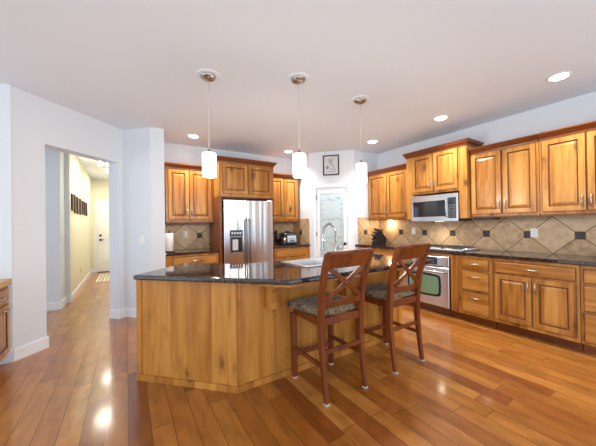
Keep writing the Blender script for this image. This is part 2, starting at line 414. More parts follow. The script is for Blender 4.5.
def base(name, pts):
    """baseboard: pts = wall foot line; board sits on the right-hand side of the direction of travel"""
    mb = MB()
    for (x0, y0), (x1, y1) in zip(pts[:-1], pts[1:]):
        d = Vector((x1-x0, y1-y0)).normalized(); n = Vector((d.y, -d.x))
        e = d*BT
        p = [(x0-e.x*0, y0-e.y*0), (x1+e.x, y1+e.y)]
        q = [(p[0][0], p[0][1]), (p[1][0], p[1][1]), (p[1][0]+n.x*BT, p[1][1]+n.y*BT), (p[0][0]+n.x*BT, p[0][1]+n.y*BT)]
        mb.prism(q, .001, BH, MAT['white'])
        q2 = [(q[0][0], q[0][1]), (q[1][0], q[1][1]), (q[1][0]+n.x*BT*.45, q[1][1]+n.y*BT*.45), (q[0][0]+n.x*BT*.45, q[0][1]+n.y*BT*.45)]
        mb.prism(q2, BH, BH+.014, MAT['white'])
    return struct(mb.build(name))
s2 = math.sqrt(.5)
def ow(x, y): return (OW[0]+(x-y)*s2, OW[1]+(x+y)*s2)
base('baseboard_left', [(-3.0, 3.79), (-.957, 3.79), ow(OX0, 0), ow(OX0, OT)])
base('baseboard_column', [ow(OX1, OT), ow(OX1, 0), (-.028, 4.738), (.30, 4.406), (.48, 4.406)])
base('baseboard_hall', [(-3.0, 5.79), (-.905, 5.79), (-.905, 6.195), (-.84, 6.195), (-.84, 9.87), (-.76, 9.87)])
base('baseboard_pantry', [(3.10, 4.47), (3.10+(DX0-.075)*s2, 4.47-(DX0-.075)*s2)])
base('baseboard_pantry_end', [(3.10+(DX1+.065)*s2, 4.47-(DX1+.065)*s2), (3.72, 3.85)])

# tiled backsplashes (thin, on the walls)
def splash(name, loc, rotz, w_, u0, z0=.9145, z1=1.372):
    o = MB().box(0, w_, -.010, -.001, z0, z1, tile_mat(u0)).build(name, loc=loc, rotz=rotz); return struct(o)
Y0 = 1.39      # accent tiles on the right wall: Y0 + k * .48
splash('trim_2', (XW, YP, 0), RW, 5.2, YP-Y0)
splash('trim_3', (3.80, YP, 0), 0, XW-.012-3.80, 4.005-3.80, .9145, 1.43)
splash('trim_4', (.485, YB, 0), 0, .81, .635-.485)
splash('trim_5', (2.29, YB, 0), 0, .80, 2.65-2.29)
splash('trim_6', (3.10, YB, 0), RW, .62, .31, .9145, 1.43)

# hall front door
hd = bpy.data.objects.new('door_2', None); C.objects.link(hd); hd.location = (-.695, 9.87, 0); struct(hd)
hs = MB().box(0, .90, -.035, -.002, .012, 2.03, MAT['white'])
hs.build('door_slab', hd)
hp = MB()
for x0, x1 in ((.11, .41), (.49, .79)):
    for z0, z1 in ((.22, .85), (1.0, 1.88)):
        hp.panel(x0, x1, z0, z1, -.036, [(0, 0), (0, -.006), (.02, -.002), (.04, -.002), (.06, -.008)], [MAT['white']]*5)
hp.build('door_panels', hd)
hk = MB()
for z in (1.075, .945): hk.tube([(.055, -.036, z), (.055, -.05, z)], .032, MAT['blackmetal'], 14)
hk.tube([(.055, -.05, .945), (.055, -.085, .945), (.15, -.09, .945)], .011, MAT['blackmetal'], 8)
hk.build('door_handle', hd)
struct(MB().box(-.075, -.012, -.018, -.001, 0, 2.10, MAT['white']).box(.912, .975, -.018, -.001, 0, 2.10, MAT['white']).box(-.012, .912, -.018, -.001, 2.04, 2.10, MAT['white']).build('trim_7', loc=(-.695, 9.87, 0)))
struct(MB().box(.0, .90, -.10, -.04, .001, .018, simple('threshold_wood', (.12, .04, .02), .4)).build('trim_8', loc=(-.695, 9.87, 0)))

# ------------------------------------------------------------------ cabinets
DT = .020
def door_mb(x0, x1, z0, z1, hz=False):
    mb = MB(); wm = MAT['alder']; fw = .056 if (z1-z0) > .2 else .028
    prof = [(0, 0), (0, -DT+.004), (.004, -DT), (fw, -DT), (fw+.008, -DT+.010), (fw+.014, -DT+.010), (fw+.040, -DT+.002)]
    m2 = MAT['alder_h'] if hz else wm
    return mb.panel(x0, x1, z0, z1, -.001, prof, [m2, MAT['glaze'], m2, MAT['glaze'], MAT['glaze'], m2, m2])
def drawer_mb(x0, x1, z0, z1):
    prof = [(0, 0), (0, -DT+.007), (.006, -DT+.002), (.016, -DT+.001), (.020, -DT)]
    return MB().panel(x0, x1, z0, z1, -.001, prof, [MAT['alder_h'], MAT['glaze'], MAT['alder_h'], MAT['alder_h'], MAT['alder_h']])
def pull(parent, x, z, vert=True, L=.13):
    h = MB(); n = 8; y = -DT-.001
    P = []
    for k in range(n+1):
        t = k/n; s_ = (t-.5)*L; d = y-.004-.026*math.sin(PI*t)**.6
        P.append((x, d, z+s_) if vert else (x+s_, d, z))
    h.tube(P, [.0055+.003*math.sin(PI*k/n) for k in range(n+1)], MAT['nickel'], 8, up=Vector((0.3, 0, 1)) if not vert else Vector((1, 0, 0)))
    for e in (-1, 1):
        q = (x, z+e*L*.46) if vert else (x+e*L*.46, z)
        h.tube([(q[0], y, q[1]), (q[0], y-.012, q[1])], .008, MAT['nickel'], 8)
    return h.build('handle', parent)
def crown_mb(w_, d_, z, left=True, right=True, o=.055):
    prof = [(0, -.02), (.008, -.02), (.012, .0), (.030, .020), (o*.9, .045), (o, .048), (o, .062), (0, .062)]
    mb = MB(); R = []
    for off, dz in prof:
        L = -off if left else 0; Rr = w_+off if right else w_
        R.append([(L, d_, z+dz), (L, -off-.0005, z+dz), (Rr, -off-.0005, z+dz), (Rr, d_, z+dz)])
    vr = [[mb.bm.verts.new(p) for p in r] for r in R]
    i = mb.mi(MAT['crown'])
    for q in range(len(vr)-1):
        for k in range(3): mb.bm.faces.new((vr[q][k], vr[q][k+1], vr[q+1][k+1], vr[q+1][k])).material_index = i
    mb.bm.faces.new(vr[-1]).material_index = i
    return mb
def cabinet(name, label, loc, rotz, w_, d_, z0, z1, doors=(), drawers=(), crown=None, toe=False, group=None, rail=True, co=.055):
    t = thing(name, label, 'cabinet', loc, rotz, group)
    b = MB().box(0, w_, 0, d_, z0, z1, MAT['alder'])
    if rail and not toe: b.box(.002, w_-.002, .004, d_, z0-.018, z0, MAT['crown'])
    b.build('body', t)
    for x0, x1, a_, c_, hs_ in doors:
        d = door_mb(x0, x1, a_, c_).build('door', t)
        hx = x1-.030 if hs_[0] == 'r' else x0+.030
        hz = a_+.105 if hs_[1] == 'b' else c_-.105
        if hs_[0] != 'n': pull(d, hx, hz)
    for x0, x1, a_, c_ in drawers:
        d = drawer_mb(x0, x1, a_, c_).build('drawer', t)
        pull(d, (x0+x1)/2, (a_+c_)/2 if c_-a_ < .2 else c_-.075, False, .125)
    if crown: crown_mb(w_, d_-.004, z1, *crown, o=co).build('crown_moulding', t)
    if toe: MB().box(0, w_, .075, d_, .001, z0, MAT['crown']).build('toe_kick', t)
    return t
G = .0015
# right wall base run, front plane x = 3.79 (cabinet faces), local x = Yleft - Y
FX, BD = 3.792, .597
def rb(yl, yr, **k): return dict(loc=(FX, yl-G, 0), rotz=RW, w_=yl-yr-2*G, d_=BD, z0=.10, z1=.873, toe=True, **k)
grp = None
cabinet('base_cabinet', 'wooden base cabinet with two doors in the corner under the knife block', **rb(3.845, 2.94, doors=[(.10, .49, .13, .68, 'rt'), (.50, .88, .13, .68, 'lt')], drawers=[(.10, .88, .70, .845)]))
# oven housing: side stiles, rail above and below
t = thing('oven_cabinet', 'wooden cabinet frame around the stainless wall oven below the cooktop', 'cabinet', (FX, 2.94-G, 0), RW)
wO = .94+.04-2*G
MB().box(0, .105, 0, BD, .10, .873, MAT['alder']).box(.875, wO, 0, BD, .10, .873, MAT['alder']).box(.105, .875, 0, BD, .835, .873, MAT['alder_h']).box(.105, .875, 0, BD, .10, .112, MAT['crown']).box(.105, .875, .55, BD, .112, .835, MAT['alder']).build('body', t)
MB().box(0, wO, .075, BD, .001, .10, MAT['crown']).build('toe_kick', t)
cabinet('drawer_cabinet', 'wooden base cabinet with three stacked drawers right of the oven', **rb(1.957, 1.555, drawers=[(.045, .365, .70, .842), (.045, .365, .43, .68), (.045, .365, .125, .41)]))
cabinet('base_cabinet', 'wide wooden base cabinet with one long drawer above two raised-panel doors', **rb(1.552, .795, doors=[(.024, .380, .145, .687, 'rt'), (.384, .732, .145, .687, 'lt')], drawers=[(.024, .732, .703, .842)]))
cabinet('drawer_cabinet', 'wooden drawer base cabinet cut off by the right edge of the photo', **rb(.792, .35, drawers=[(.024, .41, .70, .842), (.024, .41, .43, .68), (.024, .41, .125, .41)]))
def counter(name, pts, label, z0=.8745, z1=.9135, bev=.008):
    return tag(MB().prism(pts, z0, z1, MAT['granite'], bev, 3).build(name), label, 'countertop')
counter('countertop', [(3.762, .30), (XW-.002, .30), (XW-.002, YP-.002), (3.72, YP-.002), (3.762, YP-.05)][:5], 'long dark granite countertop along the right wall holding the gas cooktop')
# uppers on the right wall, front x=4.07
UX, UD = 4.072, .326
def ru(yl, yr, **k): return dict(loc=(UX, yl-G, 0), rotz=RW, w_=yl-yr-2*G, d_=UD, **k)
cabinet('wall_cabinet', 'wooden wall cabinet with two doors left of the microwave, above the knife block', **ru(3.82, 2.885, z0=1.39, z1=2.262, doors=[(.03, .46, 1.42, 2.235, 'rb'), (.468, .90, 1.42, 2.235, 'lb')], crown=(True, False)))
cabinet('wall_cabinet', 'wooden wall cabinet with two doors just right of the microwave cabinet', **ru(1.925, 1.172, z0=1.39, z1=2.262, doors=[(.018, .375, 1.42, 2.235, 'rb'), (.389, .727, 1.42, 2.235, 'lb')], crown=(False, False)))
cabinet('wall_cabinet', 'wooden wall cabinet nearest the right edge above the white outlet', **ru(1.169, .35, z0=1.39, z1=2.262, doors=[(.022, .378, 1.42, 2.235, 'rb'), (.386, .74, 1.42, 2.235, 'lb')], crown=(False, True)))
MX, MY0, MY1 = 3.99, 2.882, 1.928
t = thing('microwave_cabinet', 'tall-crowned wooden wall cabinet with two small doors enclosing the microwave', 'cabinet', (MX, MY0, 0), RW)
wM = MY0-MY1; dM = XW-MX-.002
ml, mr = .105, .845
MB().box(0, wM, 0, dM, 1.765, 2.405, MAT['alder']).box(0, ml-.002, 0, dM, 1.37, 1.765, MAT['alder']).box(mr+.004, wM, 0, dM, 1.37, 1.765, MAT['alder']).box(ml-.002, mr+.004, .36, dM, 1.37, 1.765, MAT['alder']).build('body', t)
for x0, x1, h_ in ((.112, .472, 'r'), (.480, .840, 'l')):
    d = door_mb(x0, x1, 1.80, 2.375).build('door', t); pull(d, x1-.03 if h_ == 'r' else x0+.03, 1.905)
crown_mb(wM, dM-.002, 2.405, True, True, .042).build('crown_moulding', t)
# microwave
t = thing('microwave', 'stainless over-the-range microwave with black control panel set in the cabinet', 'microwave', (MX-.02, MY0-ml, 1.330), RW)
wm = mr-ml
MB().box(.002, wm-.002, .012, .37, .0, .405, MAT['steeldark']).build('housing', t)
MB().box(.002, wm-.002, -.012, .010, .004, .405, MAT['steel'], .004).build('front_panel', t)
d = MB().box(.035, .560, -.020, -.013, .075, .315, MAT['glassblack'], .002).build('door_window', t)
MB().box(.605, .712, -.020, -.013, .045, .345, MAT['glassblack'], .002).build('control_panel', t)
k_ = MB()
for i in range(3):
    for j in range(6): k_.box(.618+i*.030, .638+i*.030, -.023, -.0205, .065+j*.032, .080+j*.032, MAT['key'])
k_.build('keypad', t)
MB().box(.618, .700, -.0225, -.0205, .285, .325, MAT['lcd']).build('display', t)
MB().tube([(.583, -.013, .06), (.583, -.045, .075), (.583, -.045, .315), (.583, -.013, .33)], .008, MAT['steel'], 10).build('handle', t)
ml_ = MB().box(.27, .38, .20, .25, -.003, -.001, simple('underside_lens', (1, 1, 1), .4, emit=(1, .88, .66), es=5)).build('underside_lamp', t)
lamp('SPOT', 'microwave_light', (.325, .22, -.012), 7, (1, .88, .66), .03, (0, 0, 0), 2.6, 1, t)
# fridge-side wall: cabinets facing -Y
FY = 4.49
def fb(x0, x1, **k): return dict(loc=(x0+G, FY, 0), rotz=0, w_=x1-x0-2*G, d_=YB-FY-.004, z0=.10, z1=.873, toe=True, **k)
cabinet('base_cabinet', 'wooden base cabinet with a drawer left of the refrigerator, under the paper towels', **fb(.485, 1.285, drawers=[(.10, .76, .70, .845)], doors=[(.10, .425, .13, .68, 'rt'), (.435, .76, .13, .68, 'lt')]))
cabinet('base_cabinet', 'wooden base cabinet with a drawer right of the refrigerator, under the countertop cooker', **fb(2.295, 3.09, drawers=[(.04, .70, .70, .845)], doors=[(.04, .365, .13, .68, 'rt'), (.375, .70, .13, .68, 'lt')]))
counter('countertop', [(.483, 4.46), (1.283, 4.46), (1.283, YB-.002), (.483, YB-.002)], 'short dark granite countertop left of the refrigerator')
counter('countertop', [(2.296, 4.46), (3.098, 4.46), (3.098, YB-.002), (2.296, YB-.002)], 'short dark granite countertop right of the refrigerator beside the pantry door')
UY = 4.772
def fu(x0, x1, **k): return dict(loc=(x0+G, UY, 0), rotz=0, w_=x1-x0-2*G, d_=YB-UY-.002, z0=1.385, z1=2.262, **k)
cabinet('wall_cabinet', 'wooden wall cabinet with two doors left of the refrigerator, nearest the white column', **fu(.535, 1.285, doors=[(.035, .345, 1.42, 2.235, 'rb'), (.356, .71, 1.42, 2.235, 'lb')], crown=(True, False)))
cabinet('wall_cabinet', 'wooden wall cabinet with two doors between the refrigerator and the pantry door', **fu(2.295, 3.03, doors=[(.06, .375, 1.42, 2.235, 'rb'), (.383, .70, 1.42, 2.235, 'lb')], crown=(False, True)))
# refrigerator surround
RY = 4.45
t = thing('refrigerator_cabinet', 'tall wooden cabinet surround framing the stainless refrigerator, with two doors on top', 'cabinet', (1.288, RY, 0), 0)
wR = 1.002
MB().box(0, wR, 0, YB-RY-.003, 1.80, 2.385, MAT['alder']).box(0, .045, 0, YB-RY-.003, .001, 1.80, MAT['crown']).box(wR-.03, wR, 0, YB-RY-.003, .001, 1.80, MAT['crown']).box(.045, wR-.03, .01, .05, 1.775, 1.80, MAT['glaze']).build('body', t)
for x0, x1, h_ in ((.055, .490, 'r'), (.510, .955, 'l')):
    d = door_mb(x0, x1, 1.845, 2.345).build('door', t)
crown_mb(wR, YB-RY-.006, 2.385, True, True).build('crown_moulding', t)
# refrigerator
t = thing('refrigerator', 'stainless side-by-side refrigerator with ice and water dispenser', 'refrigerator', (1.345, 4.41, 0), 0)
MB().box(.004, .902, .05, .66, .02, 1.735, MAT['steeldark']).build('body', t)
def fdoor(x0, x1): return MB().box(x0, x1, -.012, .046, .10, 1.745, MAT['fridge'], .012, 3)
f1 = fdoor(.004, .402)
f1 = f1.build('freezer_door', t)
fdoor(.409, .902).build('fridge_door', t)
MB().box(.01, .896, .0, .05, .02, .095, MAT['black']).build('kick_grille', t)
def fh(x): 
    return MB().tube([(x, -.013, .60), (x, -.058, .62), (x, -.062, .70), (x, -.062, 1.33), (x, -.058, 1.40), (x, -.013, 1.42)], .013, MAT['steeldark'], 12)
fh(.378).build('handle', t); fh(.434).build('handle', t)
dp = MB().box(.098, .322, -.020, -.013, 1.135, 1.235, MAT['glassblack'], .003)
dp.build('dispenser_display', t)
for k in range(4): MB().box(.125+k*.046, .15+k*.046, -.0225, -.0205, 1.17, 1.20, MAT['white']).build('display_icon', t)
cv = MB().box(.098, .322, -.019, -.013, .845, 1.13, MAT['steeldark'], .003).box(.118, .302, -.0205, -.0188, .875, 1.11, MAT['black']).box(.14, .235, -.026, -.0203, .90, 1.08, simple('grey_paddle', (.62, .64, .66), .3)).box(.10, .32, -.032, -.013, .838, .862, MAT['steel'])
cv.build('dispenser_recess', t)

# cabinet at the far left
t = thing('side_cabinet', 'wooden cabinet at the left edge with drawer, door and honey-coloured top', 'cabinet', (-.99, 2.75, 0), PI/2)
# local x -> world +Y, local -y -> world +X
MB().box(0, 1.03, 0, .55, .09, .775, MAT['alder']).build('body', t)
MB().box(0, 1.03, .06, .55, .001, .09, MAT['crown']).build('toe_kick', t)
MB().box(-.02, 1.035, -.03, .56, .777, .825, wood('honey_top', (.75, .45, .10), (.55, .28, .05), (.36, .15, .02), axis=0, knots=0), .006, 2).build('top', t)
for x0, x1 in ((.04, .50), (.53, 1.0)):
    d = drawer_mb(x0, x1, .615, .750).build('drawer', t); pull(d, (x0+x1)/2, .68, False, .12)
    d = door_mb(x0, x1, .12, .59).build('door', t); pull(d, (x0+x1)/2+.12, .545, False, .12)

# ------------------------------------------------------------------ kitchen island
IX1 = 2.72
t = thing('kitchen_island', 'angled knotty wood kitchen island base with overhanging seating side', 'kitchen island', (0, 0, 0))
bp = [(.075, 2.735), (.73, 2.08), (IX1, 2.08), (IX1, 2.64), (1.02, 2.64), (.50, 3.16)]
cc = (1.05, 2.50)
def inw(p, k=.03):
    d = Vector((cc[0]-p[0], cc[1]-p[1])).normalized(); return (p[0]+d.x*k, p[1]+d.y*k)
for q, nm in enumerate(('near_panel', 'seating_side_panel', 'end_panel', 'rear_panel', 'rear_panel', 'end_panel')):
    p0_, p1_ = bp[q], bp[(q+1) % 6]
    dq = (Vector(p1_)-Vector(p0_)).normalized(); nq = Vector((-dq.y, dq.x))*.02
    MB().prism([p0_, p1_, (p1_[0]+nq.x-dq.x*.021, p1_[1]+nq.y-dq.y*.021), (p0_[0]+nq.x+dq.x*.021, p0_[1]+nq.y+dq.y*.021)], .001, .873, MAT['island']).build(nm, t)
# shoe boards and corner trims follow the two visible faces
tr = MB()
d45 = Vector((s2, -s2)); n45 = Vector((-s2, -s2))
A = Vector(bp[0]); Bc = Vector(bp[1])
L1 = (Bc-A).length
def f1p(s_, o): p = A+d45*s_+n45*o; return (p.x, p.y)
def strip(mb, s0, s1, o0, o1, z0, z1, m): mb.prism([f1p(s0, o0), f1p(s0, o1), f1p(s1, o1), f1p(s1, o0)], z0, z1, m)
kx = math.tan(PI/8)
tr.prism([f1p(0, .001), f1p(0, .016), f1p(L1+.016*kx, .016), f1p(L1, .001)], .001, .052, MAT['island'])
tr.prism([(Bc.x, Bc.y-.001), (Bc.x-.016*kx+.0, Bc.y-.016), (IX1+.016, Bc.y-.016), (IX1+.016, Bc.y-.001)], .001, .052, MAT['island'])
tr.build('shoe_board', t)
for s0, s1 in ((0, .045), (L1-.045, L1)):
    m_ = MB(); strip(m_, s0, s1, .001, .011, .053, .872, MAT['island']); m_.build('corner_trim', t)
for x0, x1 in ((.735, .775), (1.07, 1.11), (IX1-.045, IX1)):
    MB().box(x0, x1, 2.069, 2.0795, .053, .848, MAT['island']).build('corner_trim', t)
MB().prism([(.725, 2.065), (1.02, 1.745), (IX1+.01, 1.745), (IX1+.01, 2.068), (.79, 2.068)], .849, .8735, MAT['island']).build('support_board', t)
def corbel(x):
    pts = [(2.068, .848), (1.80, .848), (1.80, .815), (1.86, .80), (1.93, .76), (1.965, .70), (1.985, .66), (1.985, .635), (2.068, .635)]
    pts = [(2.068, .848), (1.90, .848), (1.90, .82), (1.935, .805), (1.965, .77), (1.975, .72), (1.955, .69), (1.955, .635), (1.97, .62), (2.068, .62)]
    return MB().prismx(pts, x-.028, x+.028, MAT['island'])
corbel(1.00).build('corbel', t, bevel=.003); corbel(1.80).build('corbel', t, bevel=.003); corbel(2.60).build('corbel', t, bevel=.003)
IT = [(.045, 2.645), (.99, 1.70), (IX1+.05, 1.70), (IX1+.05, 2.70), (.99, 2.70), (.53, 3.16)]
# top with a cut-out for the sink
SX0, SX1, SY0, SY1 = 1.42, 2.24, 2.10, 2.56
top = MB()
def topgeo(mb, z0, z1):
    i = mb.mi(MAT['granite'])
    P = IT
    hole = [(SX0, SY0), (SX1, SY0), (SX1, SY1), (SX0, SY1)]
    for z, flip in ((z0, True), (z1, False)):
        o = [mb.bm.verts.new((x, y, z)) for x, y in P]; h = [mb.bm.verts.new((x, y, z)) for x, y in hole]
        polys = [(o[0], o[1], h[0], h[3], o[4], o[5]), (o[1], o[2], h[1], h[0]), (o[2], o[3], h[2], h[1]), (o[3], o[4], h[3], h[2])]
        for p in polys:
            f = mb.bm.faces.new(p[::-1] if flip else p); f.material_index = i
        if flip: lo, lh = o, h
        else: hi, hh = o, h
    n = len(P)
    edges = []
    for k in range(n):
        f = mb.bm.faces.new((lo[k], lo[(k+1) % n], hi[(k+1) % n], hi[k])); f.material_index = i
    for k in range(4):
        f = mb.bm.faces.new((lh[(k+1) % 4], lh[k], hh[k], hh[(k+1) % 4])); f.material_index = i
    mb.bm.edges.ensure_lookup_table()
    es = [mb.bm.edges.get((hi[k], hi[(k+1) % n])) for k in range(n)] + [mb.bm.edges.get((lo[k], lo[(k+1) % n])) for k in range(n)]
    bmesh.ops.bevel(mb.bm, geom=es, offset=.012, segments=3, affect='EDGES', profile=.5)
topgeo(top, .8745, .9145)
tag(top.build('island_countertop'), 'large angled dark granite countertop lying on the kitchen island', 'countertop')
# sink
t = thing('kitchen_sink', 'stainless double-bowl sink with bright rim set in the island countertop', 'sink', (SX0, SY0, .915))
sw, sd = SX1-SX0, SY1-SY0
rim = MB()
zr0, zr1 = .0005, .009
def fr(mb, x0, x1, y0, y1): mb.box(x0, x1, y0, y1, zr0, zr1, MAT['sink'])
fr(rim, -.018, sw+.018, -.018, .025); fr(rim, -.018, sw+.018, sd-.045, sd+.018); fr(rim, -.018, .025, .025, sd-.045); fr(rim, sw-.025, sw+.018, .025, sd-.045); fr(rim, sw/2-.018, sw/2+.018, .025, sd-.045)
rim.build('rim', t, bevel=.003)
for x0, x1 in ((.025, sw/2-.018), (sw/2+.018, sw-.025)):
    y0, y1 = .025, sd-.045; r_ = [[(x0+i, y0+i, z), (x1-i, y0+i, z), (x1-i, y1-i, z), (x0+i, y1-i, z)] for i, z in ((0, .0045), (.004, -.02), (.010, -.17), (.03, -.195))]
    m_ = MB(); vr = [[m_.bm.verts.new(p) for p in r] for r in r_]; i = m_.mi(MAT['sink'])
    for q in range(3):
        for k in range(4): m_.bm.faces.new((vr[q][k], vr[q][(k+1) % 4], vr[q+1][(k+1) % 4], vr[q+1][k]))
    m_.bm.faces.new(vr[-1])
    bw = m_.build('bowl', t)
    sm = bw.modifiers.new('s', 'SOLIDIFY'); sm.thickness = .002; sm.offset = -1
    MB().lathe([(.0, -.194), (.04, -.194), (.045, -.190), (.03, -.189), (.0, -.1895)], MAT['steeldark'], 20, ((x0+x1)/2, (y0+y1)/2)).build('drain', bw)
# faucet
MAT['faucet'] = simple('faucet_steel', (.42, .43, .44), .25, 1)
t = thing('kitchen_faucet', 'tall brushed steel spring pull-down faucet on the island sink', 'faucet', (2.215, 2.625, .915), 0)
tip = Vector((-.255, -.06, 0)); dv = tip.normalized(); R_ = tip.length/2
MB().lathe([(.028, .001), (.028, .012), (.020, .018), (.018, .13), (.014, .15)], MAT['faucet'], 20).build('base', t)
MB().tube([(.0, -.018, .10), (.0, -.05, .105), (.012, -.10, .125)], [.009, .007, .006], MAT['faucet'], 10).build('lever_handle', t)
def arc(z_base, zt, n=24):
    P = [Vector((0, 0, z_base + (zt-z_base)*k/8)) for k in range(8)]
    for k in range(n+1):
        a_ = PI*k/n; P.append(Vector((0, 0, zt))+dv*(R_-R_*math.cos(a_))+Vector((0, 0, 1))*(.40-zt+.0)*math.sin(a_)*1.0)
    return P
path = arc(.14, .25) ; path += [Vector((tip.x, tip.y, z)) for z in (.235, .22)]
MB().tube(path, .0085, MAT['faucet'], 10).build('spout_hose', t)
# spring coil around the hose
cp = []; tot = len(path)-1; turns = 46; ns = turns*8
prev = None
for q in range(ns+1):
    f_ = q/ns*tot*.999; i_ = int(f_); fr_ = f_-i_; p = path[i_].lerp(path[i_+1], fr_); tg = (path[i_+1]-path[i_]).normalized()
    side = tg.cross(Vector((dv.y, -dv.x, 0))).normalized(); oth = Vector((dv.y, -dv.x, 0))
    a_ = 2*PI*turns*q/ns; cp.append(p+(side*math.cos(a_)+oth*math.sin(a_))*.0135)
MB().tube(cp, .0028, MAT['faucet'], 5).build('spring', t)
MB().tube([(tip.x, tip.y, .235), (tip.x, tip.y, .20), (tip.x, tip.y, .13), (tip.x, tip.y, .10), (tip.x, tip.y, .09)], [.013, .017, .018, .021, .026], MAT['faucet'], 16).build('spray_head', t)
MB().tube([(0, 0, .125), (tip.x, tip.y, .215)], .0035, MAT['faucet'], 8).build('support_arm', t)

# ------------------------------------------------------------------ bar stools
def make_stool():
    t = thing('bar_stool', 'x', 'bar stool', (0, 0, 0), 0)
    sm = MAT['stool']
    for s in (-1, 1):
        # rear leg and back post: one curved piece
        P = [(.195*s, -.222, .012), (.197*s, -.195, .20), (.198*s, -.172, .42), (.199*s, -.172, .60), (.203*s, -.195, .80), (.210*s, -.240, .98), (.216*s, -.290, 1.105)]
        MB().bar(P, [.034, .036, .04, .042, .042, .042, .042], [.032, .034, .044, .05, .046, .04, .034], sm).build('leg', t, bevel=.004)
        MB().bar([(.200*s, .215, .012), (.205*s, .215, .56)], [.040, .046], [.040, .046], sm).build('leg', t, bevel=.004)
    feet = simple('felt_pad', (.50, .48, .44), .8) if 'felt' not in MAT else MAT['felt']; MAT['felt'] = feet
    for x, y in ((-.195, -.222), (.195, -.222), (-.2, .215), (.2, .215)):
        MB().box(x-.017, x+.017, y-.017, y+.017, .0005, .012, feet).build('foot_pad', t)
    a = MB()
    a.box(-.185, .185, .198, .226, .555, .612, sm).box(-.195, .195, -.185, -.160, .555, .612, sm)
    for s in (-1, 1): a.bar([(.205*s, -.16, .5835), (.205*s, .20, .5835)], .024, .057, sm)
    a.build('seat_frame', t, bevel=.003)
    # trapezoid cushion with domed top
    c = MB(); rings_ = []
    for ins, z in ((.004, .613), (0, .622), (0, .645), (.010, .660), (.035, .668)):
        n = 10; pts = []
        ff, bb, yf, yb = .252-ins, .190-ins, .252-ins, -.146+ins
        r_ = .03
        for cx, cy, a0 in ((ff-r_, yf-r_, 0), (-(ff-r_), yf-r_, PI/2), (-(bb-r_), yb+r_, PI), (bb-r_, yb+r_, 1.5*PI)):
            for k in range(5):
                an = a0+PI/2*k/4; pts.append((cx+r_*math.cos(an), cy+r_*math.sin(an), z))
        rings_.append(pts)
    c.rings(rings_, MAT['fabric']); c.build('cushion', t, smooth=True)
    # stretchers
    MB().bar([(-.19, .213, .20), (.19, .213, .20)], .02, .035, sm, Vector((0, 1, 0))).build('stretcher', t, bevel=.003)
    MB().bar([(-.19, -.182, .36), (.19, -.182, .36)], .02, .032, sm, Vector((0, 1, 0))).build('stretcher', t, bevel=.003)
    for s in (-1, 1): MB().bar([(.202*s, -.185, .262), (.203*s, .20, .262)], .02, .032, sm).build('stretcher', t, bevel=.003)
    # top rail, curved backwards in plan
    def curved(z0, z1, y0, y1, xw, sag, th):
        m_ = MB(); R = []
        for k in range(13):
            u_ = -1+2*k/12; x = u_*xw; dy = -sag*(1-u_*u_)
            R.append([(x, y0+dy-th/2, z0), (x, y0+dy+th/2, z0), (x, y1+dy+th/2, z1), (x, y1+dy-th/2, z1)])
        return m_.rings(R, sm)
    curved(.992, 1.100, -.245, -.288, .212, .022, .024).build('top_rail', t, bevel=.004)
    MB().box(-.220, .220, -.315, -.275, 1.098, 1.122, sm, .006, 2).build('crest', t)
    curved(.690, .738, -.182, -.190, .187, .012, .022).build('lower_rail', t, bevel=.003)
    for s in (-1, 1):
        P = []
        for k in range(9):
            u_ = k/8; P.append((s*(-.178+.356*u_), -.190-.058*u_-.014*math.sin(PI*u_)+(.006*s), .738+.257*u_))
        MB().bar(P, .016, .036, sm, Vector((0, 1, 0))).build('cross_slat', t, bevel=.002)
    return t
s1 = make_stool()
s1.location = (1.415, 1.797, 0)
s1['label'] = 'cherry wood bar stool nearest the island corner, its crossed back nearest the camera'; s1['group'] = 'bar stools at the kitchen island'
dup(s1, (2.18, 1.800, 0), 0, 'cherry wood bar stool farther along the island, in front of the oven', 'bar stools at the kitchen island')

# ------------------------------------------------------------------ oven and cooktop
t = thing('wall_oven', 'stainless built-in oven with green reflection painted into its window, under the cooktop', 'oven', (FX-.001, 2.83, .115), RW)
MB().box(.002, .756, .0, .54, .0, .715, MAT['steeldark']).build('housing', t)
MB().box(.002, .756, -.030, -.001, .575, .715, MAT['steel'], .005).build('control_panel', t)
MB().box(.34, .590, -.034, -.0305, .595, .697, MAT['lcd'], .003).build('display', t)
ky = MB()
for i in range(5):
    for j in range(2): ky.box(.40+i*.032, .42+i*.032, -.0355, -.0345, .615+j*.035, .630+j*.035, MAT['key'])
ky.tube([(.378, -.034, .645), (.378, -.05, .645)], .016, MAT['steel'], 14)
ky.build('buttons', t)
dd = MB().box(.002, .756, -.038, -.001, .004, .560, MAT['steel'], .006).build('oven_door', t)
ow_m, ont, ob = new_mat('green_reflection_oven_glass')
ob.inputs['Base Color'].default_value = (.16, .30, .19, 1); ob.inputs['Roughness'].default_value = .06; ob.inputs['Specular IOR Level'].default_value = .9  # green outdoor reflection put into the base colour of the glass
def barrel(x0, x1, z0, z1, y0, y1, r_, bow, m):
    P = []
    for cx, cz, a0 in ((x1-r_, z1-r_, 0), (x0+r_, z1-r_, PI/2), (x0+r_, z0+r_, PI), (x1-r_, z0+r_, 1.5*PI)):
        for k in range(5): a_ = a0+PI/2*k/4; P.append((cx+r_*math.cos(a_), cz+r_*math.sin(a_)))
        nx = {0: ((x0+x1)/2, z1+bow), PI/2: (x0-bow*.6, (z0+z1)/2), PI: ((x0+x1)/2, z0-bow)}.get(a0, (x1+bow*.6, (z0+z1)/2)); P.append(nx)
    return MB().rings([[(x, y1, z) for x, z in P], [(x, y0, z) for x, z in P]], m)
barrel(.120, .640, .140, .450, -.043, -.0385, .05, .012, MAT['black']).build('window_frame', dd)
barrel(.148, .612, .168, .422, -.0455, -.0432, .04, .010, ow_m).build('window_glass', dd)
